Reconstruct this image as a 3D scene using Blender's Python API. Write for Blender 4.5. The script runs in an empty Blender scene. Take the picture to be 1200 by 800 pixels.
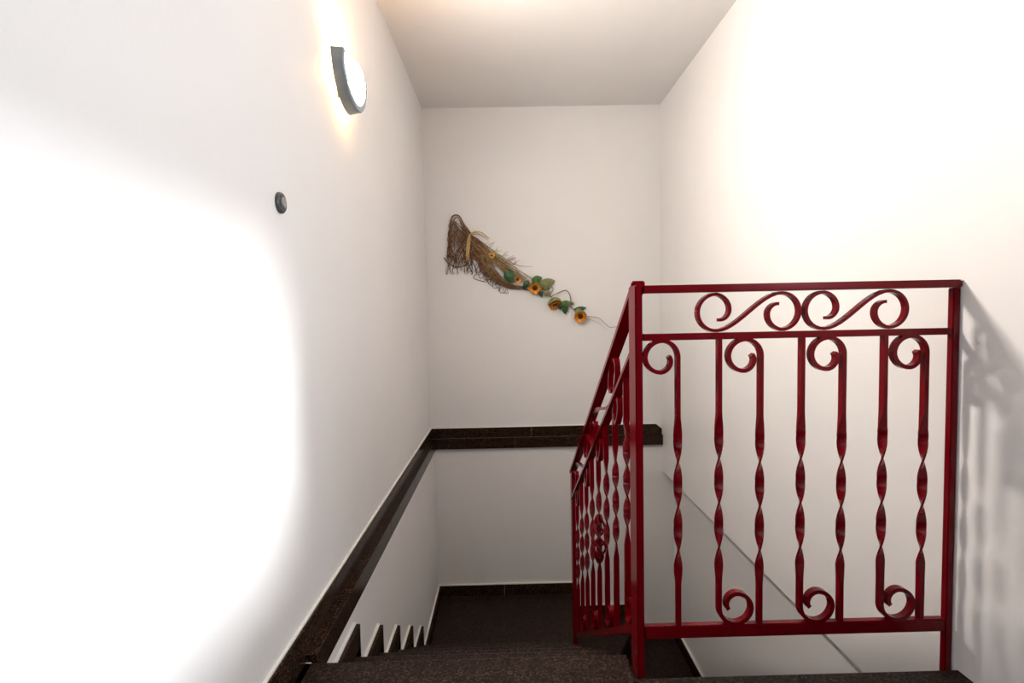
import bpy, bmesh, math, random
from mathutils import Vector, Matrix
from math import pi, sin, cos, radians
random.seed(7)
scene = bpy.context.scene
COL = scene.collection

# ---------------------------------------------------------------- camera
cam_data = bpy.data.cameras.new('camera')
cam = bpy.data.objects.new('camera', cam_data)
COL.objects.link(cam)
cam_data.sensor_fit = 'HORIZONTAL'
cam_data.sensor_width = 36.0
cam_data.lens = 36.0 * 615.46 / 1200.0
cam_data.clip_start = 0.02
M = (Matrix.Rotation(-0.0106, 4, 'Z') @ Matrix.Rotation(pi / 2 - 0.053, 4, 'X') @ Matrix.Rotation(-0.020, 4, 'Z'))
M.translation = Vector((0, 0, 0.90))
cam.matrix_world = M
scene.camera = cam

# ---------------------------------------------------------------- light and exposure
scene.view_settings.view_transform = 'Standard'
scene.view_settings.look = 'None'
scene.view_settings.gamma = 1.0
scene.view_settings.use_curve_mapping = False
scene.view_settings.exposure = 0.90

world = bpy.data.worlds.new('sky'); scene.world = world
world.use_nodes = True
wbg = world.node_tree.nodes['Background']
wbg.inputs['Color'].default_value = (0.78, 0.88, 1.0, 1)
wbg.inputs['Strength'].default_value = 1.5

def add_light(name, kind, loc, direction, energy, color, **kw):
    d = bpy.data.lights.new(name, kind)
    d.energy = energy; d.color = color
    for k, v in kw.items(): setattr(d, k, v)
    o = bpy.data.objects.new(name, d); COL.objects.link(o)
    o.location = loc
    o.rotation_euler = Vector(direction).to_track_quat('-Z', 'Y').to_euler()
    return o
# hazy low sun coming in through the small window in the right wall, behind the field of view
add_light('sun_offscreen', 'SUN', (4, 0, 3), (-1, 0.20, -0.37), 4.6, (0.93, 0.97, 1.0), angle=radians(12))
# daylight entering through that window
add_light('window_right_offscreen', 'AREA', (1.30, 0.50, 1.32), (-1, 0, 0), 10.0, (0.86, 0.93, 1.0), shape='RECTANGLE', size=0.88, size_y=0.64)

# ---------------------------------------------------------------- measures (metres; upper floor top is z = 0)
D = 3.714                       # back wall
XLU, XLL = -0.553, -0.526       # left wall above / below the floor line
XRU, XRL = 1.098, 1.187         # right wall above / below the slab edge
ZC = 2.328
R, T = 0.1867, 0.3017           # riser, tread
YS = 1.331                      # edge of the upper floor at the flight
XST = 0.298                     # open side of the flight
ZH = -6 * R                     # half landing
ZM, ZL = ZH - 0.172, ZH - 0.334 # winder steps
YR = -3.60                      # rear wall
ZBOT = -2.80

# ---------------------------------------------------------------- materials
def mat(name):
    m = bpy.data.materials.new(name); m.use_nodes = True
    nt = m.node_tree
    return m, nt, nt.nodes['Principled BSDF']
def N(nt, kind, **kw):
    n = nt.nodes.new(kind)
    for k, v in kw.items():
        if k in n.inputs: n.inputs[k].default_value = v
        else: setattr(n, k, v)
    return n
def ramp(nt, fac, stops):
    r = nt.nodes.new('ShaderNodeValToRGB')
    el = r.color_ramp.elements
    while len(el) < len(stops): el.new(0.5)
    for e, (p, c) in zip(el, stops):
        e.position = p; e.color = (*c, 1)
    nt.links.new(fac, r.inputs['Fac'])
    return r
def coords(nt, scale=(1, 1, 1)):
    tc = nt.nodes.new('ShaderNodeTexCoord'); mp = nt.nodes.new('ShaderNodeMapping')
    mp.inputs['Scale'].default_value = scale
    nt.links.new(tc.outputs['Object'], mp.inputs['Vector'])
    return mp.outputs['Vector']

def plaster(name, col, rough=0.6, bump=0.08, scale=90.0, streak=0.0, spec=0.3):
    m, nt, b = mat(name)
    v = coords(nt)
    n1 = N(nt, 'ShaderNodeTexNoise', Scale=2.3, Detail=3.0); nt.links.new(v, n1.inputs['Vector'])
    c = ramp(nt, n1.outputs['Fac'], [(0.3, tuple(x * 0.965 for x in col)), (0.7, col)])
    nt.links.new(c.outputs['Color'], b.inputs['Base Color'])
    n2 = N(nt, 'ShaderNodeTexNoise', Scale=scale, Detail=2.0); nt.links.new(v, n2.inputs['Vector'])
    bp = N(nt, 'ShaderNodeBump', Strength=bump, Distance=0.004); nt.links.new(n2.outputs['Fac'], bp.inputs['Height'])
    if streak:
        v2 = coords(nt, (2.6, 2.6, 0.22))
        n3 = N(nt, 'ShaderNodeTexNoise', Scale=1.0, Detail=2.0); nt.links.new(v2, n3.inputs['Vector'])
        b2 = N(nt, 'ShaderNodeBump', Strength=streak, Distance=0.05); nt.links.new(n3.outputs['Fac'], b2.inputs['Height'])
        nt.links.new(bp.outputs['Normal'], b2.inputs['Normal']); nt.links.new(b2.outputs['Normal'], b.inputs['Normal'])
    else:
        nt.links.new(bp.outputs['Normal'], b.inputs['Normal'])
    b.inputs['Roughness'].default_value = rough
    b.inputs['Specular IOR Level'].default_value = spec
    return m

def granite(name, dark, mid, fleck, rough, scale=260.0, bump=0.0):
    m, nt, b = mat(name)
    v = coords(nt)
    vo = N(nt, 'ShaderNodeTexVoronoi', Scale=scale); nt.links.new(v, vo.inputs['Vector'])
    sep = nt.nodes.new('ShaderNodeSeparateColor'); nt.links.new(vo.outputs['Color'], sep.inputs['Color'])
    c = ramp(nt, sep.outputs['Red'], [(0.25, dark), (0.6, mid), (0.93, tuple(0.5 * (a + d) for a, d in zip(mid, fleck))), (1.0, fleck)])
    n1 = N(nt, 'ShaderNodeTexNoise', Scale=7.0, Detail=3.0); nt.links.new(v, n1.inputs['Vector'])
    mr = N(nt, 'ShaderNodeMapRange'); nt.links.new(n1.outputs['Fac'], mr.inputs['Value'])
    mr.inputs['To Min'].default_value = 0.75; mr.inputs['To Max'].default_value = 1.2
    mx = nt.nodes.new('ShaderNodeVectorMath'); mx.operation = 'SCALE'
    nt.links.new(c.outputs['Color'], mx.inputs[0]); nt.links.new(mr.outputs['Result'], mx.inputs['Scale'])
    nt.links.new(mx.outputs['Vector'], b.inputs['Base Color'])
    b.inputs['Roughness'].default_value = rough
    b.inputs['Specular IOR Level'].default_value = 0.14 if rough < 0.2 else 0.12
    if bump:
        bp = N(nt, 'ShaderNodeBump', Strength=bump, Distance=0.002); nt.links.new(sep.outputs['Green'], bp.inputs['Height'])
        nt.links.new(bp.outputs['Normal'], b.inputs['Normal'])
    return m

def plain(name, col, rough=0.5, metallic=0.0, coat=0.0, var=0.0, vscale=30.0, spec=0.5):
    m, nt, b = mat(name)
    b.inputs['Base Color'].default_value = (*col, 1)
    if var:
        v = coords(nt)
        n1 = N(nt, 'ShaderNodeTexNoise', Scale=vscale, Detail=2.0); nt.links.new(v, n1.inputs['Vector'])
        c = ramp(nt, n1.outputs['Fac'], [(0.3, tuple(x * (1 - var) for x in col)), (0.7, tuple(min(1, x * (1 + var)) for x in col))])
        nt.links.new(c.outputs['Color'], b.inputs['Base Color'])
    b.inputs['Roughness'].default_value = rough
    b.inputs['Metallic'].default_value = metallic
    b.inputs['Coat Weight'].default_value = coat
    b.inputs['Coat Roughness'].default_value = 0.08
    b.inputs['Specular IOR Level'].default_value = spec
    return m

def emission(name, col, strength):
    m = bpy.data.materials.new(name); m.use_nodes = True
    nt = m.node_tree; nt.nodes.clear()
    e = nt.nodes.new('ShaderNodeEmission'); e.inputs['Color'].default_value = (*col, 1); e.inputs['Strength'].default_value = strength
    o = nt.nodes.new('ShaderNodeOutputMaterial'); nt.links.new(e.outputs[0], o.inputs[0])
    return m

def glass(name):
    m = bpy.data.materials.new(name); m.use_nodes = True
    nt = m.node_tree; nt.nodes.clear()
    t = nt.nodes.new('ShaderNodeBsdfTransparent'); g = nt.nodes.new('ShaderNodeBsdfGlossy')
    g.inputs['Roughness'].default_value = 0.02
    mx = nt.nodes.new('ShaderNodeMixShader'); mx.inputs[0].default_value = 0.06
    o = nt.nodes.new('ShaderNodeOutputMaterial')
    nt.links.new(t.outputs[0], mx.inputs[1]); nt.links.new(g.outputs[0], mx.inputs[2]); nt.links.new(mx.outputs[0], o.inputs[0])
    return m

WALL = plaster('wall_paint', (0.83, 0.808, 0.793))
WALL_R = plaster('wall_paint_satin', (0.83, 0.808, 0.793), rough=0.42, bump=0.04, streak=0.14, spec=0.4)
CEIL = plaster('ceiling_paint', (0.80, 0.775, 0.755), bump=0.03)
GRAN = granite('polished_granite', (0.009, 0.0037, 0.0022), (0.030, 0.0142, 0.0085), (0.10, 0.055, 0.034), 0.19)
GRANF = granite('rough_granite', (0.007, 0.0032, 0.0023), (0.022, 0.0105, 0.0068), (0.080, 0.050, 0.036), 0.45, scale=230.0, bump=0.25)
CAULK = plain('white_caulk', (0.85, 0.82, 0.76), 0.45)  # white caulk; also stands in for light reflected by tile top edges
GROUT = plain('grey_grout', (0.30, 0.24, 0.20), 0.8)
RED = plain('red_gloss_paint', (0.14, 0.0010, 0.0042), 0.15, var=0.06, vscale=12.0, spec=0.20)
GREY = plain('grey_enamel', (0.22, 0.26, 0.29), 0.35, metallic=0.2)
WFRAME = plain('white_frame', (0.8, 0.8, 0.78), 0.35)
GLASS = glass('window_glass')
DARKPL = plain('dark_plastic', (0.06, 0.06, 0.06), 0.4)
CONC = plaster('soffit_paint', (0.70, 0.67, 0.64))
BARK = plain('brown_fibre', (0.17, 0.080, 0.036), 0.75, var=0.45, vscale=60.0)
BARKD = plain('dark_brown_stem', (0.075, 0.030, 0.018), 0.7, var=0.35, vscale=60.0)
TWIG = plain('twig_brown', (0.24, 0.13, 0.075), 0.75, var=0.3, vscale=50.0)
STRAW = plain('dried_grass', (0.36, 0.23, 0.095), 0.75, var=0.4, vscale=50.0)
RAFFIA = plain('raffia', (0.55, 0.36, 0.14), 0.65, var=0.25, vscale=50.0)
PETAL = plain('orange_petal', (0.74, 0.27, 0.012), 0.55, var=0.35, vscale=70.0)
PETALT = plain('pale_petal', (0.72, 0.40, 0.10), 0.6, var=0.3, vscale=70.0)
DISC = plain('dark_flower_disc', (0.03, 0.014, 0.008), 0.8)
LEAFD = plain('dark_green_leaf', (0.018, 0.080, 0.020), 0.45, var=0.4, vscale=40.0)
LEAF = plain('green_leaf', (0.06, 0.15, 0.03), 0.5, var=0.4, vscale=40.0)
LEAFP = plain('olive_leaf', (0.20, 0.21, 0.07), 0.55, var=0.35, vscale=40.0)

# ---------------------------------------------------------------- helpers
def link(name, verts, faces, m, parent=None, smooth=False):
    me = bpy.data.meshes.new(name)
    me.from_pydata([tuple(v) for v in verts], [], faces)
    bm = bmesh.new(); bm.from_mesh(me); bmesh.ops.recalc_face_normals(bm, faces=bm.faces); bm.to_mesh(me); bm.free()
    if smooth:
        for p in me.polygons: p.use_smooth = True
    me.materials.append(m)
    o = bpy.data.objects.new(name, me); COL.objects.link(o)
    if parent is not None: o.parent = parent
    return o
BOXF = [(0, 1, 3, 2), (4, 6, 7, 5), (0, 4, 5, 1), (2, 3, 7, 6), (0, 2, 6, 4), (1, 5, 7, 3)]
def boxgeo(x0, x1, y0, y1, z0, z1):
    return [(x, y, z) for x in (x0, x1) for y in (y0, y1) for z in (z0, z1)], list(BOXF)
def box(name, x0, x1, y0, y1, z0, z1, m, parent=None, bev=0.0):
    v, f = boxgeo(x0, x1, y0, y1, z0, z1)
    o = link(name, v, f, m, parent)
    if bev:
        bm = bmesh.new(); bm.from_mesh(o.data)
        bmesh.ops.bevel(bm, geom=bm.edges[:], offset=bev, segments=2, affect='EDGES', profile=0.6)
        bm.to_mesh(o.data); bm.free()
    return o
def merge(parts):
    V, F = [], []
    for v, f in parts:
        k = len(V); V += v; F += [tuple(i + k for i in q) for q in f]
    return V, F
def prism(name, poly, z0, z1, m, parent=None, axis='z', bev=0.0):
    """poly extruded along z (poly in xy), y (poly in xz) or x (poly in yz)"""
    def P(a, b, c): return {'z': (a, b, c), 'y': (a, c, b), 'x': (c, a, b)}[axis]
    n = len(poly)
    v = [P(a, b, z0) for a, b in poly] + [P(a, b, z1) for a, b in poly]
    f = [tuple(range(n)), tuple(range(2 * n - 1, n - 1, -1))] + [(i, (i + 1) % n, n + (i + 1) % n, n + i) for i in range(n)]
    o = link(name, v, f, m, parent)
    if bev:
        bm = bmesh.new(); bm.from_mesh(o.data)
        bmesh.ops.bevel(bm, geom=bm.edges[:], offset=bev, segments=2, affect='EDGES')
        bm.to_mesh(o.data); bm.free()
    return o
def empty(name, loc=(0, 0, 0)):
    o = bpy.data.objects.new(name, None); COL.objects.link(o); o.location = loc; o.empty_display_size = 0.1
    return o
def tag(o, label, cat, group=None):
    o['label'] = label; o['category'] = cat
    if group: o['group'] = group
    return o
def struct(o, label=None):
    o['kind'] = 'structure'
    if label: o['label'] = label
    return o
def tubegeo(pts, r, sides=6, taper=None):
    pts = [Vector(p) for p in pts]; n = len(pts); V, F = [], []
    ref = Vector((0, 1, 0.01))
    for i, p in enumerate(pts):
        t = (pts[min(i + 1, n - 1)] - pts[max(i - 1, 0)])
        if t.length < 1e-9: t = Vector((0, 0, 1))
        t.normalize()
        a = t.cross(ref)
        if a.length < 1e-3: a = t.cross(Vector((1, 0, 0)))
        a.normalize(); b = t.cross(a)
        rr = r * (taper(i / (n - 1)) if taper else 1.0)
        for k in range(sides):
            q = 2 * pi * k / sides
            V.append(p + a * (rr * cos(q)) + b * (rr * sin(q)))
    for i in range(n - 1):
        for k in range(sides):
            k2 = (k + 1) % sides
            F.append((i * sides + k, i * sides + k2, (i + 1) * sides + k2, (i + 1) * sides + k))
    F.append(tuple(range(sides))); F.append(tuple(range((n - 1) * sides, n * sides)))
    return [tuple(v) for v in V], F
def smooth_path(pts, n=6):
    """Catmull-Rom through the points"""
    P = [Vector(p) for p in pts]; P = [2 * P[0] - P[1]] + P + [2 * P[-1] - P[-2]]
    out = []
    for i in range(1, len(P) - 2):
        for k in range(n):
            t = k / n
            out.append(0.5 * ((2 * P[i]) + (P[i + 1] - P[i - 1]) * t + (2 * P[i - 1] - 5 * P[i] + 4 * P[i + 1] - P[i + 2]) * t * t + (3 * P[i] - P[i - 1] - 3 * P[i + 1] + P[i + 2]) * t ** 3))
    out.append(P[-2])
    return out

# ================================================================ the setting
# walls
struct(box('wall_left', XLU - 0.22, XLU, YR - 0.2, D, 0.0, ZC, WALL), 'white plastered left wall carrying the lamp')
struct(box('wall_left_lower', XLU - 0.22, XLL, YR - 0.2, D, ZBOT, 0.0, WALL), 'white plastered left wall below the granite band')
YLB = D - 0.012
struct(box('wall_back', XLU - 0.22, XRL + 0.22, D, D + 0.2, 0.0, ZC, WALL), 'white end wall of the stairwell with flower hanging')
struct(box('wall_back_lower', XLU - 0.22, XRL + 0.22, YLB, D + 0.2, ZBOT, 0.0, WALL), 'white end wall below the granite band')
# right wall with a small window opening near the landing
WY0, WY1, WZ0, WZ1 = 0.02, 0.97, 0.98, 1.68
v, f = merge([boxgeo(XRU, XRL + 0.22, WY1, D, -0.246, ZC), boxgeo(XRU, XRL + 0.22, YR - 0.2, WY0, -0.246, ZC),
              boxgeo(XRU, XRL + 0.22, WY0, WY1, -0.246, WZ0), boxgeo(XRU, XRL + 0.22, WY0, WY1, WZ1, ZC)])
struct(link('wall_right', v, f, WALL_R), 'smooth cream right wall beside the railing')
struct(box('wall_right_lower', XRL, XRL + 0.22, YR - 0.2, D, ZBOT, -0.246, WALL_R), 'lower right wall set back below the floor slab')
# rear wall behind the viewer
struct(box('wall_rear', XLU, XRL, YR - 0.2, YR, ZBOT, ZC, WALL))
struct(box('ceiling', XLU - 0.22, XRL + 0.22, YR - 0.2, D + 0.2, ZC, ZC + 0.15, CEIL), 'plain white ceiling above the stairwell')

def window(name, frame_boxes, pane):
    w = struct(empty(name))
    v, f = merge([boxgeo(*b) for b in frame_boxes]); link('window_frame', v, f, WFRAME, w)
    box('pane', *pane, GLASS, w)
    return w
fx0, fx1 = XRU + 0.06, XRU + 0.11
window('window_1', [(fx0, fx1, WY0, WY0 + 0.035, WZ0, WZ1), (fx0, fx1, WY1 - 0.035, WY1, WZ0, WZ1), (fx0, fx1, WY0, WY1, WZ0, WZ0 + 0.035), (fx0, fx1, WY0, WY1, WZ1 - 0.035, WZ1)],
       (fx0 + 0.02, fx0 + 0.026, WY0 + 0.03, WY1 - 0.03, WZ0 + 0.03, WZ1 - 0.03))

# upper floor: slab with granite tiles
YN = 1.240                       # edge of the floor behind the railing
floor = struct(empty('floor'), 'speckled brown granite floor of the upper landing')
prism('floor_slab', [(XLU, YR), (XRU, YR), (XRU, YN - 0.012), (XST - 0.012, YN - 0.012), (XST - 0.012, YS - 0.015), (XLU, YS - 0.015)], -0.246, -0.022, CONC, floor)
def tile(name, x0, x1, y0, y1, zt, th, m, parent, bev=0.002):
    return box(name, x0, x1, y0, y1, zt - th, zt, m, parent, bev)
ys = [YR, -3.10, -2.60, -2.10, -1.60, -1.10, -0.60, -0.10, 0.40, 0.96]
for i in range(len(ys) - 1):
    for (a, b) in ((XLU, -0.128), (-0.128, XST), (XST, 0.698), (0.698, XRU)):
        tile('floor_tile', a + 0.001, b - 0.001, ys[i] + 0.001, ys[i + 1] - 0.001, 0.0, 0.022, GRANF, floor, 0.0)
tile('nosing_slab', XLU + 0.001, XST, 0.961, YS, 0.0, 0.024, GRANF, floor)
for (a, b) in ((XST + 0.001, 0.698), (0.699, XRU)):
    tile('edge_slab', a, b, 0.961, YN, 0.0, 0.024, GRANF, floor)
box('slab_facing', XST, XRU, YN - 0.012, YN - 0.004, -0.246, -0.025, GRAN, floor)
box('slab_facing', XST - 0.012, XST - 0.004, YN - 0.012, YS - 0.015, -0.246, -0.025, GRAN, floor)

# granite band round the stairwell at floor level: skirting row above, slab edge row below
tr1 = struct(empty('trim_1'), 'dark granite band of two tile rows along the left wall')
tr2 = struct(empty('trim_2'), 'dark granite band of two tile rows across the end wall')
ZT, ZMID, ZB = 0.093, 0.020, -0.051
XU, XB = XLU + 0.013, -0.513
def row(name, parent, cuts, fn, gap=0.0012, bev=0.0015, m=GRAN):
    for a, b in zip(cuts[:-1], cuts[1:]):
        box(name, *fn(a + gap / 2, b - gap / 2), m, parent, bev)
row('skirting_tile', tr1, [YR, -2.8, -2.2, -1.6, -1.0, -0.4, 0.2, 0.8, YS], lambda a, b: (XLU, XU, a, b, 0.0005, ZT))
row('skirting_tile', tr1, [YS, 1.93, 2.53, 3.13, D - 0.0135], lambda a, b: (XLU, XU, a, b, ZMID + 0.002, ZT))
row('edge_tile', tr1, [YS + 0.002, 1.63, 2.23, 2.83, 3.43, D - 0.039], lambda a, b: (XLU, XB, a, b, ZB, ZMID))
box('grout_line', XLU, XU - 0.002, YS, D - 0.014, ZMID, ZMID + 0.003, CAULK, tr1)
box('caulk_glint', XLU, XLU + 0.007, YR, D - 0.008, ZT, ZT + 0.005, CAULK, tr1)  # bead plus painted reflection along the skirting's top edge
row('skirting_tile', tr2, [XLU, 0.165, 0.78], lambda a, b: (a, b, D - 0.013, D, ZMID + 0.002, ZT))
prism('skirting_tile', [(0.781, ZMID + 0.002), (XRU, ZMID + 0.002), (XRU, ZT - 0.035), (XRU - 0.042, ZT), (0.781, ZT)], D - 0.013, D, GRAN, tr2, axis='y')
row('edge_tile', tr2, [XLU, 0.045, 0.645, XRU], lambda a, b: (a, b, D - 0.038, D, ZB, ZMID))
box('grout_line', XLU, XRU, D - 0.011, D, ZMID, ZMID + 0.003, GROUT, tr2)
box('caulk_glint', XLU, XRU - 0.042, D - 0.007, D, ZT, ZT + 0.004, CAULK, tr2)

# ---------------------------------------------------------------- staircase
st = tag(empty('staircase', (0, 0, 0)), 'dark brown speckled granite staircase going down beside the white walls', 'staircase')
XSL, XSR, YSB = XLL + 0.023, XRL - 0.023, YLB - 0.023
def lev(k): return -R * k
pts = []
for k in range(1, 6):          # five treads between upper floor and half landing
    y0, y1 = YS + (k - 1) * T, YS + k * T
    box('tread', XSL, XST, y0 - 0.02, y1, lev(k) - 0.03, lev(k), GRANF, st, 0.003)
    box('riser', XSL, XST - 0.006, y0 - 0.022, y0 - 0.012, lev(k), lev(k - 1) - 0.030, GRAN, st)
box('riser', XSL, XST - 0.006, YS + 5 * T - 0.022, YS + 5 * T - 0.012, ZH, lev(5) - 0.030, GRAN, st)
body = [(YS - 0.02, -0.246)]
prof = []
for k in range(1, 6):
    prof += [(YS + (k - 1) * T - 0.023, lev(k) - 0.031), (YS + k * T - 0.023, lev(k) - 0.031)]
low = [(YS + 5 * T - 0.023, ZH - 0.20), (YS - 0.023, lev(1) - 0.031 - 0.18)]
prism('stair_body', prof + low, XSL, XST - 0.010, GRAN, st, axis='x')
# half landing and winders
YE = YS + 5 * T
POST = (XST + 0.04, 2.70)
prism('landing_slab', [(XSL, YE - 0.02), (0.33, YE - 0.02), (0.44, YSB), (XSL, YSB)], ZH - 0.03, ZH, GRANF, st, bev=0.002)
prism('landing_base', [(XSL, YE - 0.03), (0.318, YE - 0.03), (0.426, YSB), (XSL, YSB)], ZH - 0.20, ZH - 0.031, GRAN, st)
prism('winder_tread', [(0.318, YE - 0.12), (0.36, YE - 0.20), (0.92, YSB), (0.427, YSB)], ZM - 0.03, ZM, GRANF, st, bev=0.002)
prism('winder_base', [(0.318, YE - 0.12), (0.36, YE - 0.19), (0.905, YSB), (0.427, YSB)], ZM - 0.25, ZM - 0.031, GRAN, st)
prism('winder_tread', [(0.36, YE - 0.20), (XSR, YE - 0.20), (XSR, YSB), (0.906, YSB)], ZL - 0.03, ZL, GRANF, st, bev=0.002)
prism('winder_base', [(0.36, YE - 0.20), (XSR, YE - 0.20), (XSR, YSB), (0.906, YSB)], ZL - 0.25, ZL - 0.031, GRAN, st)
for k in range(1, 7):          # flight that carries on down under the landing
    y1 = YE - 0.20 - (k - 1) * T; z = ZL - k * R
    box('tread', 0.36, XSR, y1 - T, y1 + 0.02, z - 0.03, z, GRANF, st)
    box('riser', 0.366, XSR, y1 + 0.012, y1 + 0.022, z, z + R - 0.03, GRAN, st)
struct(box('lower_floor', XLL, XRL, YR, YLB, ZL - 7 * R - 0.1, ZL - 7 * R, GRANF), 'dark granite floor of the storey below')

# skirting of the flight (stepped), landing and right wall
bl = struct(empty('baseboard_left'), 'stepped dark granite skirting rising along the left wall')
H, WV, TH = 0.072, 0.060, 0.0225
x0, x1 = XLL, XLL + TH
for k in range(1, 7):
    ya = YS + (k - 1) * T; yb = YS + k * T
    if k < 6:
        box('skirting_tile', x0, x1, ya + WV + 0.0006, yb + WV - 0.0, lev(k) - 0.028, lev(k) + H, GRAN, bl)
        box('caulk_glint', x0, x0 + 0.010, ya + WV + 0.001, yb + WV, lev(k) + H, lev(k) + H + 0.005, CAULK, bl)  # white strip paints the light caught by the tile's top edge
    box('riser_tile', x0, x1, ya, ya + WV, lev(k) + 0.0005, lev(k - 1) - 0.0005 if k > 1 else ZB - 0.002, GRAN, bl)
box('skirting_tile', x0, x1, YE + WV + 0.001, YLB - TH, ZH - 0.028, ZH + H, GRAN, bl)
box('caulk_glint', x0, x0 + 0.010, YE + WV, YLB - TH, ZH + H, ZH + H + 0.005, CAULK, bl)
bb = struct(empty('baseboard_back'), 'dark polished granite skirting at the foot of the end wall')
for (a, b, z) in ((XLL, -0.05, ZH), (-0.05, 0.44, ZH), (0.44, 0.906, ZM), (0.906, XRL - TH, ZL)):
    box('skirting_tile', a, b - 0.001, YLB - TH, YLB, z - 0.028, z + H, GRAN, bb)
    box('caulk_glint', a, b, YLB - 0.012, YLB, z + H, z + H + 0.005, CAULK, bb)  # bead, white also for the reflection on the skirting top
br = struct(empty('baseboard_right'), 'dark granite skirting at the foot of the right wall')
for a, b in ((YE - 0.2, 3.25), (3.25, YLB - TH)):
    box('skirting_tile', XRL - TH, XRL, a, b - 0.001, ZL - 0.028, ZL + H, GRAN, br)
    box('caulk_glint', XRL - 0.014, XRL, a, b, ZL + H, ZL + H + 0.006, CAULK, br)  # bead doubling as a painted glint on the skirting top

# ================================================================ wrought iron railing
rail = tag(empty('stair_railing', (0.32, 1.29, -0.05)), 'glossy dark red wrought iron railing with twisted balusters and scrolls', 'railing')
bpy.context.view_layer.update()
RINV = Matrix.Translation((-0.32, -1.29, 0.05))
def rpart(name, v, f, m=RED, smooth=False, bev=0.0):
    v = [tuple(RINV @ Vector(p)) for p in v]
    o = link(name, v, f, m, rail, smooth)
    if bev:
        bm = bmesh.new(); bm.from_mesh(o.data)
        bmesh.ops.bevel(bm, geom=bm.edges[:], offset=bev, segments=2, affect='EDGES')
        bm.to_mesh(o.data); bm.free()
    return o
YP = 1.266                       # plane of the level panel
XP = 0.329                       # plane of the sloping panel
SL, S0 = 0.645, 1.325            # slope of the sloping panel and where it starts
def PH(s, z, n): return Vector((s, YP + n, z))
def PS(s, z, n): return Vector((XP + n, s, z - SL * (s - S0)))

rpart('newel_post', *boxgeo(0.309, 0.327, 1.254, 1.322, -0.14, 0.962), bev=0.003)
# level rails
rpart('handrail', *boxgeo(0.329, XRU - 0.002, YP - 0.016, YP + 0.020, 0.9415, 0.9605), bev=0.003)
rpart('mid_rail', *boxgeo(0.329, XRU - 0.019, YP - 0.009, YP + 0.009, 0.828, 0.8445), bev=0.002)
rpart('bottom_rail', *boxgeo(0.329, XRU - 0.019, YP - 0.009, YP + 0.009, 0.087, 0.119), bev=0.002)
rpart('wall_post', *boxgeo(XRU - 0.018, XRU - 0.001, YP - 0.009, YP + 0.009, -0.14, 0.941), bev=0.002)
# sloping rails (sheared boxes)
def sbox(s0, s1, za, zb, n0, n1):
    v = [tuple(PS(s, z, n)) for n in (n0, n1) for s in (s0, s1) for z in (za, zb)]
    return v, list(BOXF)
SE = 2.665
rpart('handrail', *sbox(1.300, SE + 0.01, 0.937, 0.960, -0.017, 0.017), bev=0.003)
rpart('mid_rail', *sbox(1.322, SE, 0.790, 0.808, -0.015, 0.012), bev=0.002)
rpart('bottom_rail', *sbox(1.322, SE, 0.060, 0.088, -0.009, 0.009), bev=0.002)
zt = 0.955 - SL * (2.635 - S0)
rpart('end_post', *boxgeo(XP - 0.014, XP + 0.006, 2.615, 2.672, -0.95, zt - 0.005), bev=0.002)
rpart('fixing_foot', *boxgeo(XST - 0.002, XP - 0.013, 2.625, 2.655, -0.955, -0.935))
rpart('fixing_foot', *boxgeo(XRU - 0.016, XRU - 0.004, YN - 0.004, YP - 0.009, -0.115, -0.10))
rpart('fixing_foot', *boxgeo(XST - 0.004, 0.313, 1.265, 1.285, -0.125, -0.105))

def sweep(P, path, sect):
    """path: (s, z) points; sect(i) -> half thickness in plane, half depth, twist"""
    V, F = [], []
    n = len(path)
    for i, (s, z) in enumerate(path):
        s0, z0 = path[max(i - 1, 0)]; s1, z1 = path[min(i + 1, n - 1)]
        L = math.hypot(s1 - s0, z1 - z0) or 1
        ts, tz = (s1 - s0) / L, (z1 - z0) / L
        ns, nz = tz, -ts
        a, b, phi = sect(i, s, z)
        for (p, q) in ((1, 1), (-1, 1), (-1, -1), (1, -1)):
            u = p * a * cos(phi) - q * b * sin(phi)
            w = p * a * sin(phi) + q * b * cos(phi)
            V.append(tuple(P(s + ns * u, z + nz * u, w)))
    for i in range(n - 1):
        for k in range(4):
            k2 = (k + 1) % 4
            F.append((4 * i + k, 4 * i + k2, 4 * i + 4 + k2, 4 * i + 4 + k))
    F += [(0, 1, 2, 3), (4 * n - 4, 4 * n - 3, 4 * n - 2, 4 * n - 1)]
    return V, F
def lerp_tab(tab, t):
    for (t0, v0), (t1, v1) in zip(tab[:-1], tab[1:]):
        if t <= t1: return v0 + (v1 - v0) * (t - t0) / (t1 - t0)
    return tab[-1][1]
SPIRAL = [(0, 1.0), (90, 1.08), (180, 1.04), (270, 0.88), (330, 0.62), (385, 0.40)]
def spiral(cx, cz, r, side, up):
    """starts at the bar side and curls over; side = +-1 direction it curls to, up = +-1"""
    out = []
    for d in range(6, 386, 10):
        q = radians(d); k = r * lerp_tab(SPIRAL, d)
        out.append((cx - side * k * cos(q), cz + up * k * sin(q)))
    return out
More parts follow.
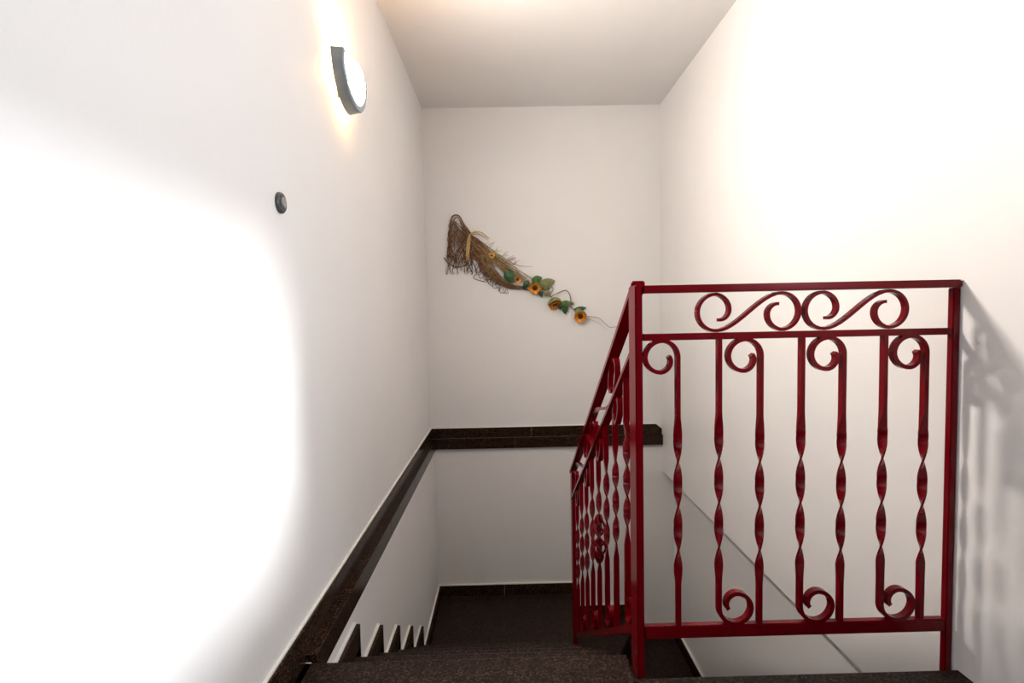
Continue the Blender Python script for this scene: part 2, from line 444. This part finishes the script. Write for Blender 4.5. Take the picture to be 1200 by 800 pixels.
def baluster(P, s, zb, zt, kind, node, sp, r=0.039, side=-1, twists=3):
    path = []
    body0, body1 = zb - 0.002, zt + 0.002
    nodes_top = node; nodes_bot = node - sp * (twists - 1)
    tw1, tw0 = nodes_top + sp / 2, nodes_bot - sp / 2
    if kind == 'top': body1 = zt - r * 1.10
    if kind == 'bottom': body0 = zb + r * 1.10
    n = 240
    line = [(s, body0 + (body1 - body0) * i / n) for i in range(n + 1)]
    if kind == 'top': path = line + spiral(s + side * r, body1, r, side, 1)
    elif kind == 'bottom': path = list(reversed(spiral(s + side * r, body0, r, side, -1))) + line
    else: path = line
    def sect(i, ss, z):
        if abs(ss - s) > 1e-6 or z > tw1 + 0.05 or z < tw0 - 0.05: return 0.0050, 0.0085, (pi * twists if z > (tw0 + tw1) / 2 else 0.0)
        if tw0 <= z <= tw1: k, phi = 1.0, pi * (z - tw0) / sp
        elif z > tw1: k, phi = 1 - (z - tw1) / 0.05, pi * twists
        else: k, phi = 1 - (tw0 - z) / 0.05, 0.0
        k = k * k * (3 - 2 * k)
        return 0.0050 + 0.0053 * k, 0.0085 - 0.0061 * k, phi
    rpart('baluster', *sweep(P, path, sect))
def s_scroll(P, xc, zc, half, r):
    """S shaped strap between two rails: point-symmetric pair of spirals"""
    cx = xc - half
    arc = []
    TAB = [(0, 1.0), (180, 1.0), (270, 0.72), (360, 0.36)]
    for d in range(0, 341, 10):          # from the bottom clockwise: left, top, right, inner end
        q = radians(270 - d); k = r * lerp_tab(TAB, d)
        arc.append((cx + k * cos(q), zc + k * sin(q)))
    first = list(reversed(arc))          # inner end ... bottom
    second = [(2 * xc - s, 2 * zc - z) for s, z in arc]
    mid = []
    p0, p1 = first[-1], second[0]
    L = (p1[0] - p0[0])
    for i in range(1, 12):
        t = i / 12
        h = t * t * (3 - 2 * t)
        mid.append((p0[0] + L * t, p0[1] + (p1[1] - p0[1]) * h))
    rpart('scroll', *sweep(P, first + mid + second, lambda i, s, z: (0.0039, 0.0085, 0.0)))

for i in range(7):
    s = 0.414 + 0.101 * i
    if i % 2 == 0: baluster(PH, s, 0.119, 0.828, 'top', 0.5405, 0.111, side=-1)
    else: baluster(PH, s, 0.119, 0.828, 'bottom', 0.549, 0.111, side=1)
for xc in (0.585, 0.846): s_scroll(PH, xc, 0.893, 0.079, 0.044)
for i in range(8):
    s = 1.445 + 0.153 * i
    if i % 2 == 0: baluster(PS, s, 0.088, 0.790, 'bottom', 0.585, 0.087, r=0.037, side=-1)
    else: baluster(PS, s, 0.088, 0.790, 'top', 0.568, 0.087, r=0.037, side=-1)
for xc in (1.80, 2.36): s_scroll(PS, xc, 0.8725, 0.185, 0.060)
# twisted basket in the middle of the fourth sloping baluster
sb = 1.445 + 0.153 * 3
bv = []
for w in range(5):
    pth = []
    for i in range(25):
        t = i / 24
        rr = 0.004 + 0.023 * sin(pi * t) ** 0.8
        q = 2 * pi * w / 5 + 1.6 * pi * t
        c = PS(sb, 0.0, 0); pth.append(Vector((c.x + rr * cos(q), c.y + rr * sin(q), 0.150 - 0.180 * t)))
    bv.append(tubegeo(pth, 0.0045, 6))
rpart('twisted_basket', *merge(bv), smooth=True)

# ================================================================ wall lamp
YLC, ZLR, RL = 1.860, 1.755, 0.150
lamp = tag(empty('wall_lamp', (XLU, YLC, ZLR)), 'half-round wall lamp with grey band and glowing glass front', 'lamp')
def half(n, r, x): return [(x, -r * cos(pi * i / n), -r * sin(pi * i / n)) for i in range(n + 1)]
n = 32
def shell_band(r0a, r0b, xa, xb, th):
    A, B = half(n, r0a, xa), half(n, r0b, xb)
    C_, D_ = half(n, r0b - th, xb), half(n, r0a - th, xa)
    V = A + B + C_ + D_; m_ = n + 1; F = []
    for j in range(4):
        a, b = j * m_, ((j + 1) % 4) * m_
        for i in range(n): F.append((a + i, a + i + 1, b + i + 1, b + i))
    F += [(0, m_, 2 * m_, 3 * m_), (n, m_ + n, 2 * m_ + n, 3 * m_ + n)]
    return V, F
LAMPG = emission('lamp_glass_glow', (1.0, 0.92, 0.84), 238.0)
link('band', *shell_band(RL, RL - 0.008, 0.016, 0.050, 0.006), GREY, lamp, smooth=False)
link('front_lip', *shell_band(RL - 0.006, RL - 0.010, 0.050, 0.055, 0.020), GREY, lamp, smooth=False)
light_shield = [(-(RL - 0.012) * cos(pi * i / 24), -(RL - 0.012) * sin(pi * i / 24)) for i in range(25)]
prism('light_shield', light_shield, 0.033, 0.036, WFRAME, lamp, axis='x')  # added behind the glass to keep its glow off the wall
# domed glass front
V, F = [], []
K = 8
for j in range(K + 1):
    rr = (RL - 0.020) * (1 - j / K)
    x = 0.042 + 0.026 * (1 - (1 - j / K) ** 2)
    V += [(x, -rr * cos(pi * i / n), -rr * sin(pi * i / n)) for i in range(n + 1)]
for j in range(K):
    for i in range(n):
        a = j * (n + 1) + i; F.append((a, a + 1, a + n + 2, a + n + 1))
link('glass_front', V, F, LAMPG, lamp, smooth=True)
DR = RL - 0.020
capo = [(0.033, -DR)] + [(0.042 + 0.026 * (1 - (abs(i) / 10) ** 2) - 0.001, DR * i / 10) for i in range(-10, 11)] + [(0.033, DR)]
prism('shield_cap', capo, -0.004, 0.0, WFRAME, lamp, axis='z')  # added lid that stops light leaking up behind the glass
link('back_plate', *boxgeo(0.001, 0.010, -0.03, 0.03, -0.06, -0.02), WFRAME, lamp)
for yy in (-0.07, 0.07): link('bracket', *boxgeo(0.008, 0.020, yy - 0.004, yy + 0.004, -0.128, -0.02), GREY, lamp)
BULB = emission('bulb_glow', (1.0, 0.54, 0.18), 420.0)
link('bulb', *tubegeo([(0.022, -0.07, -0.012), (0.022, 0.07, -0.012)], 0.006, 10), BULB, lamp)
link('halo_tube', *tubegeo([(0.016, 0.118 * cos(radians(q)), 0.118 * sin(radians(q))) for q in range(188, 353, 6)], 0.005, 8), emission('halo_tube_glow', (1.0, 0.56, 0.20), 60.0), lamp)  # added emitter for the orange halo on the wall, not a known lamp part

# ================================================================ switch on the left wall
sw = tag(empty('light_switch', (XLU, 1.318, 1.184)), 'small round dark grey switch on the left wall', 'switch')
def disc(name, r, xa, xb, m, parent, ch=0.003, nn=28):
    V = []; F = []
    for (rr, x) in ((r, xa), (r, xb - ch), (r - ch, xb)):
        V += [(x, rr * cos(2 * pi * i / nn), rr * sin(2 * pi * i / nn)) for i in range(nn)]
    for j in range(2):
        for i in range(nn): F.append((j * nn + i, j * nn + (i + 1) % nn, (j + 1) * nn + (i + 1) % nn, (j + 1) * nn + i))
    F += [tuple(range(nn)), tuple(range(2 * nn, 3 * nn))]
    return link(name, V, F, m, parent)
disc('switch_plate', 0.026, 0.0, 0.009, DARKPL, sw)
disc('button', 0.013, 0.009, 0.014, plain('grey_plastic', (0.25, 0.25, 0.25), 0.4), sw, 0.002)

# ================================================================ dried flower hanging on the end wall
# drawn on a board fixed to the wall: units of 6.04 mm, a to the right, b downwards, h out from the wall (mm)
U = 0.00604
OX, OZ = -0.33, 1.594            # hanging loop
hang = tag(empty('dried_flower_hanging', (OX, D, OZ)), 'dried fibre and straw wall hanging with orange sunflowers on the end wall', 'wall hanging')
TILT = radians(1.1)
def H3(a, b, h=8.0):
    x, z = (a - 535) * U, -(b - 252) * U
    return Vector((x * cos(TILT) + z * sin(TILT), -h / 1000.0, z * cos(TILT) - x * sin(TILT)))
def strand(pts, r, taper=None, n=5, sides=5):
    return tubegeo(smooth_path([H3(*p) for p in pts], n), r, sides, taper)
rn = random.uniform
# net of fibres: top loop and criss-cross strands down to a ragged fringe
g = []
g.append(strand([(526, 300, 8), (526.5, 280, 12), (528, 262, 16), (530, 255, 18), (534, 252.5, 18), (538.5, 254, 18), (543, 262, 18), (548, 270, 20), (552, 275, 20)], 0.0052))
g.append(strand([(528, 290, 8), (529, 272, 12), (531, 260, 16), (535, 255, 20), (539, 258, 22), (544, 267, 22), (550, 276, 22)], 0.0036))
def edge_l(b): return 526.0 - max(0, b - 275) * 0.05 + max(0, 268 - b) * 0.30
def edge_r(b): return min(552.0, 538 + (b - 255) * 0.75)
for i in range(56):            # slanting strands crossing each other both ways, ending in a ragged fringe
    sgn = 1 if i % 2 else -1
    t0 = rn(0, 1); b = rn(258, 276); pts_ = []
    end_b = rn(300, 321)
    tt = t0
    while b < end_b:
        e0, e1 = edge_l(b), edge_r(b)
        tt = min(1.02, max(-0.02, tt + sgn * rn(0.02, 0.22)))
        if tt >= 1.0 or tt <= 0.0: sgn = -sgn
        pts_.append((e0 + (e1 - e0) * tt + rn(-0.6, 0.6), b, rn(8, 26)))
        b += rn(6, 9)
    pts_.append((pts_[-1][0] + rn(-2, 2), end_b, rn(2, 8)))
    if len(pts_) > 2: g.append(strand(pts_, rn(0.0018, 0.0034), lambda q: 1 - 0.35 * q))
g.append(strand([(520, 301, 4), (525, 307, 6), (532, 311, 8), (541, 311, 8), (549, 307, 6)], 0.0036))
o = link('fibre_net', *merge(g), BARK, hang, True); o['kind'] = 'stuff'; o['label'] = 'ragged brown net of plant fibre'
# raffia tie and bow
g = [strand([(551.5, 273, 12), (549, 280, 28), (547.5, 290, 30), (547, 300, 20), (549, 304, 8)], 0.0085),
     strand([(553, 274, 14), (550.5, 284, 28), (549, 296, 26), (549.5, 303, 10)], 0.0060)]
link('raffia_tie', *merge(g), RAFFIA, hang, True)['label'] = 'pale tan raffia tie'
g = [strand([(550, 275, 20), (556, 271.5, 24), (564, 272.5, 24), (570, 277, 20), (573, 279, 14)], 0.0060, lambda t: 1 - 0.6 * t),
     strand([(551, 276, 22), (558, 274, 26), (565, 276, 24), (571, 281, 18)], 0.0044, lambda t: 1 - 0.5 * t)]
link('raffia_bow', *merge(g), RAFFIA, hang, True)
# thick brown broom of stems sweeping down to the right
g = []
for i in range(80):
    t = rn(0, 1)
    a = (551 + rn(-2, 3), 277 + 24 * t, rn(8, 30))
    e = rn(0.65, 1.0)
    g.append(strand([a, (557 + rn(0, 4), 288 + 18 * t + rn(-2, 2), rn(8, 32)), (568 + rn(-4, 4), 304 + 14 * t + rn(-4, 4), rn(6, 32)), (580 + rn(-4, 4), 319 + 9 * t + rn(-3, 3), rn(6, 28)),
                     (594 + rn(-3, 3), 331 + 4 * t + rn(-1.6, 1.6), rn(8, 22)), (594 + 22 * e, 335 + 3 * t - rn(0, 1.5), rn(6, 16))], rn(0.0016, 0.0032), lambda q: 1 - 0.45 * q))
for i in range(24):              # darker upper mass beside the tie
    t = i / 23
    g.append(strand([(552 + rn(-1, 2), 276 + 14 * t, rn(14, 34)), (561 + rn(-1, 3), 281 + 14 * t, rn(14, 36)), (570 + rn(-3, 3), 290 + 13 * t + rn(-2, 2), rn(12, 30)), (577 + rn(-4, 4), 298 + 14 * t + rn(-3, 3), rn(8, 24))], rn(0.0022, 0.0038)))
o = link('stem_bundle', *merge(g), BARK, hang, True); o['kind'] = 'stuff'; o['label'] = 'thick brown bundle of dried stems'
# straw and grass ears
g = []
for i in range(60):
    t = rn(0, 1)
    a = (560 + rn(-3, 6), 282 + 12 * t, rn(10, 30))
    end = (596 + rn(-8, 34), 0, rn(4, 22))
    eb = 306 + (end[0] - 590) * 0.62 + 10 * t + rn(-4, 4)
    g.append(strand([a, (574 + rn(-3, 3), 293 + 11 * t + rn(-2, 2), rn(12, 34)), (588 + rn(-3, 3), 303 + 13 * t + rn(-2, 2), rn(10, 30)), (end[0], eb, end[2])], rn(0.0012, 0.0026), lambda q: 1 - 0.5 * q))
for i in range(9):              # straw among the brown stems
    t = rn(0, 1)
    g.append(strand([(553 + rn(-2, 3), 279 + 22 * t, rn(26, 34)), (559 + rn(-2, 3), 289 + 18 * t, rn(28, 35)), (570 + rn(-4, 4), 305 + 13 * t + rn(-4, 4), rn(28, 34)), (582 + rn(-4, 4), 320 + 9 * t + rn(-3, 3), rn(22, 30)), (594 + rn(-4, 8), 330 + 5 * t, rn(10, 22))], rn(0.0011, 0.0019)))
for i in range(22):              # short frayed ends on the upper side
    a0 = rn(566, 600); b0 = 281 + (a0 - 566) * 0.72
    g.append(strand([(a0, b0 + 4, rn(10, 24)), (a0 + 3, b0 + rn(0, 3), rn(10, 26)), (a0 + rn(4, 9), b0 + rn(-3, 3), rn(6, 26))], 0.0011))
g.append(strand([(583, 297, 16), (595, 305, 20), (606, 310, 18), (623, 311.5, 10)], 0.0036, lambda q: 1 - 0.7 * q))
o = link('dried_grass', *merge(g), STRAW, hang, True); o['kind'] = 'stuff'; o['label'] = 'tan dried grass ears and straw'
# curling rootlets below
g = []
for k in range(13):
    a = 549 + 40 * k / 12; b = 308 + 30 * (k / 12) ** 0.8 + rn(-2, 2)
    g.append(strand([(a + rn(0, 3), b - 8, 10), (a + rn(-3, 1), b - 2, 12), (a + rn(-2, 3), b + rn(1, 5), 10), (a + rn(1, 6), b + rn(0, 5), 8), (a + rn(2, 7), b + rn(-3, 2), 8)], rn(0.0013, 0.0022)))
g.append(strand([(553, 305, 10), (558, 318, 8), (554, 324, 6), (560, 327, 6), (569, 329, 6)], 0.0024))
g.append(strand([(566, 320, 10), (572, 331, 8), (577, 334, 6)], 0.0022))
g.append(strand([(550, 303, 10), (553, 314, 8), (549, 318, 6)], 0.0022))
link('rootlets', *merge(g), BARKD, hang, True)

def sunflower(a, b, r, h, face, petal_mat, back=None, seed=1, npet=15, dr=0.40):
    """cupped flower: petals round a dark disc; face = direction the flower looks (a, b, out)"""
    rnd = random.Random(seed)
    c = H3(a, b, h)
    d = Vector((face[0], -face[2], -face[1])).normalized()
    q = d.to_track_quat('Z', 'Y').to_matrix()
    root = None
    V, F = [], []
    for ring, (cnt, tilt, ln) in enumerate(((npet, 0.30, 1.0), (npet, 0.62, 0.86))):
        for k in range(cnt):
            th = 2 * pi * (k + 0.5 * ring) / cnt + rnd.uniform(-0.1, 0.1)
            L = r * ln * rnd.uniform(0.86, 1.08); w = r * 0.27
            ct, stt = cos(th), sin(th)
            def pp(rad, side, up):
                return c + q @ Vector((rad * ct - side * stt, rad * stt + side * ct, up))
            k0 = len(V)
            up1 = L * tilt * 0.55; up2 = L * tilt
            V += [pp(r * 0.28, -w * 0.4, 0), pp(r * 0.28, w * 0.4, 0), pp(L * 0.68, w, up1), pp(L * 0.68, -w, up1), pp(L, 0, up2),
                  pp(r * 0.28, 0, -0.0012), pp(L * 0.68, 0, up1 - 0.0016)]
            F += [(k0, k0 + 5, k0 + 6, k0 + 3), (k0 + 5, k0 + 1, k0 + 2, k0 + 6), (k0 + 3, k0 + 6, k0 + 4), (k0 + 6, k0 + 2, k0 + 4)]
    fl = link('sunflower', V, F, petal_mat, hang, False)
    fl['label'] = 'orange sunflower head with dark centre'
    # disc, a flattened dome
    V, F = [], []; nn = 14
    for j, (rr, up) in enumerate(((dr, 0.0), (dr * 0.92, 0.12), (dr * 0.6, 0.20), (dr * 0.2, 0.23))):
        V += [c + q @ Vector((r * rr * cos(2 * pi * i / nn), r * rr * sin(2 * pi * i / nn), r * up)) for i in range(nn)]
    for j in range(3):
        for i in range(nn): F.append((j * nn + i, j * nn + (i + 1) % nn, (j + 1) * nn + (i + 1) % nn, (j + 1) * nn + i))
    F += [tuple(range(nn)), tuple(range(3 * nn, 4 * nn))]
    link('flower_disc', V, F, DISC, fl, True)
    # green calyx cup behind
    V, F = [], []
    for j, (rr, up) in enumerate(((0.16, -0.80), (0.60, -0.62), (0.90, -0.2), (0.80, 0.08))):
        V += [c + q @ Vector((r * rr * cos(2 * pi * i / nn), r * rr * sin(2 * pi * i / nn), r * up)) for i in range(nn)]
    for j in range(3):
        for i in range(nn): F.append((j * nn + i, j * nn + (i + 1) % nn, (j + 1) * nn + (i + 1) % nn, (j + 1) * nn + i))
    F += [tuple(range(nn))]
    link('calyx', V, F, back or LEAF, fl, True)
    return fl
sunflower(625.5, 336, 0.047, 34, (-0.15, 0.35, 1.0), PETAL, LEAF, 1)
sunflower(648.5, 354, 0.054, 34, (0.30, 1.0, 0.62), PETAL, LEAFP, 2, dr=0.42)
sunflower(678.5, 369, 0.048, 32, (-0.25, 0.35, 0.75), PETAL, LEAFP, 3)
sunflower(605.5, 326.5, 0.034, 26, (0.4, 0.6, 0.8), PETALT, STRAW, 4, 11, 0.2)
sunflower(575.5, 299, 0.026, 30, (0.2, -0.2, 1.0), PETALT, STRAW, 5, 9, 0.25)

def leaf(p0, p1, w, m, h0=20, h1=16, fold=0.35):
    A, B = H3(p0[0], p0[1], h0), H3(p1[0], p1[1], h1)
    d = B - A; nrm = Vector((0, -1, 0)); side = d.cross(nrm).normalized() * (w * U)
    V, F = [], []; K = 7
    for j in range(K + 1):
        t = j / K
        ww = max(0.04, sin(pi * min(1, t * 0.92 + 0.08)) ** 0.8)
        c = A + d * t + nrm * (0.006 * sin(pi * t))
        V += [c + side * ww + nrm * (fold * w * U * ww), c, c - side * ww + nrm * (fold * w * U * ww)]
    for j in range(K):
        k = 3 * j
        F += [(k, k + 1, k + 4, k + 3), (k + 1, k + 2, k + 5, k + 4)]
    o = link('leaf', V, F, m, hang, True)
    sm = o.modifiers.new('thickness', 'SOLIDIFY'); sm.thickness = 0.0012
    return o
leaf((600, 329), (591, 313), 6.0, LEAFD, 26, 18)
leaf((600, 328), (589, 322), 4.0, LEAF, 22, 14)
leaf((613, 336), (618, 327), 3.6, LEAFD, 24, 26)
leaf((622, 328), (634, 324), 4.2, LEAF, 26, 22)
leaf((630, 333), (649, 327.5), 5.2, LEAFP, 22, 14)
leaf((633, 331), (642, 337), 4.0, LEAFP, 24, 16)
leaf((631, 338), (634, 347), 2.6, LEAFD, 20, 14)
leaf((636, 344), (644, 340), 3.0, LEAFP, 22, 26)
leaf((653, 360), (660, 351), 3.6, LEAFD, 24, 16)
leaf((656, 358), (665, 351), 4.0, LEAF, 22, 18)
leaf((659, 353), (672, 354.5), 2.6, LEAFP, 18, 14)
leaf((660, 355), (661, 366.5), 3.6, LEAFD, 22, 16)
leaf((671, 361), (686, 359), 2.6, LEAFD, 24, 16)
leaf((672, 364), (681, 362), 3.4, LEAFP, 28, 26)
# twigs
for name, pts, r, m in (
        ('twig', [(612, 337, 14), (622, 339, 14), (634, 337, 18), (640, 342, 20), (645, 347, 22)], 0.0046, BARKD),
        ('twig', [(640, 345, 20), (641, 339, 22), (644, 335, 24), (646.5, 336.5, 24), (645, 341, 22), (641, 345, 20)], 0.0026, TWIG),
        ('twig', [(645, 346, 22), (653, 341.5, 24), (661, 339, 24), (665, 342, 24), (667, 349, 22), (667, 355, 18)], 0.0038, TWIG),
        ('twig', [(659, 352, 20), (667, 358, 20), (673, 363, 22), (677, 367, 20)], 0.0036, TWIG),
        ('twig', [(683, 369, 18), (692, 369.5, 22), (700, 371, 26), (706, 376, 26), (713, 381.5, 24), (721, 381, 18), (729, 381.5, 12)], 0.0022, TWIG),
        ('twig', [(684, 371, 12), (694, 374, 10), (702, 378, 8), (709, 384, 6)], 0.0008, TWIG)):
    link(name, *strand(pts, r, lambda q: 1 - 0.25 * q, 6), m, hang, True)
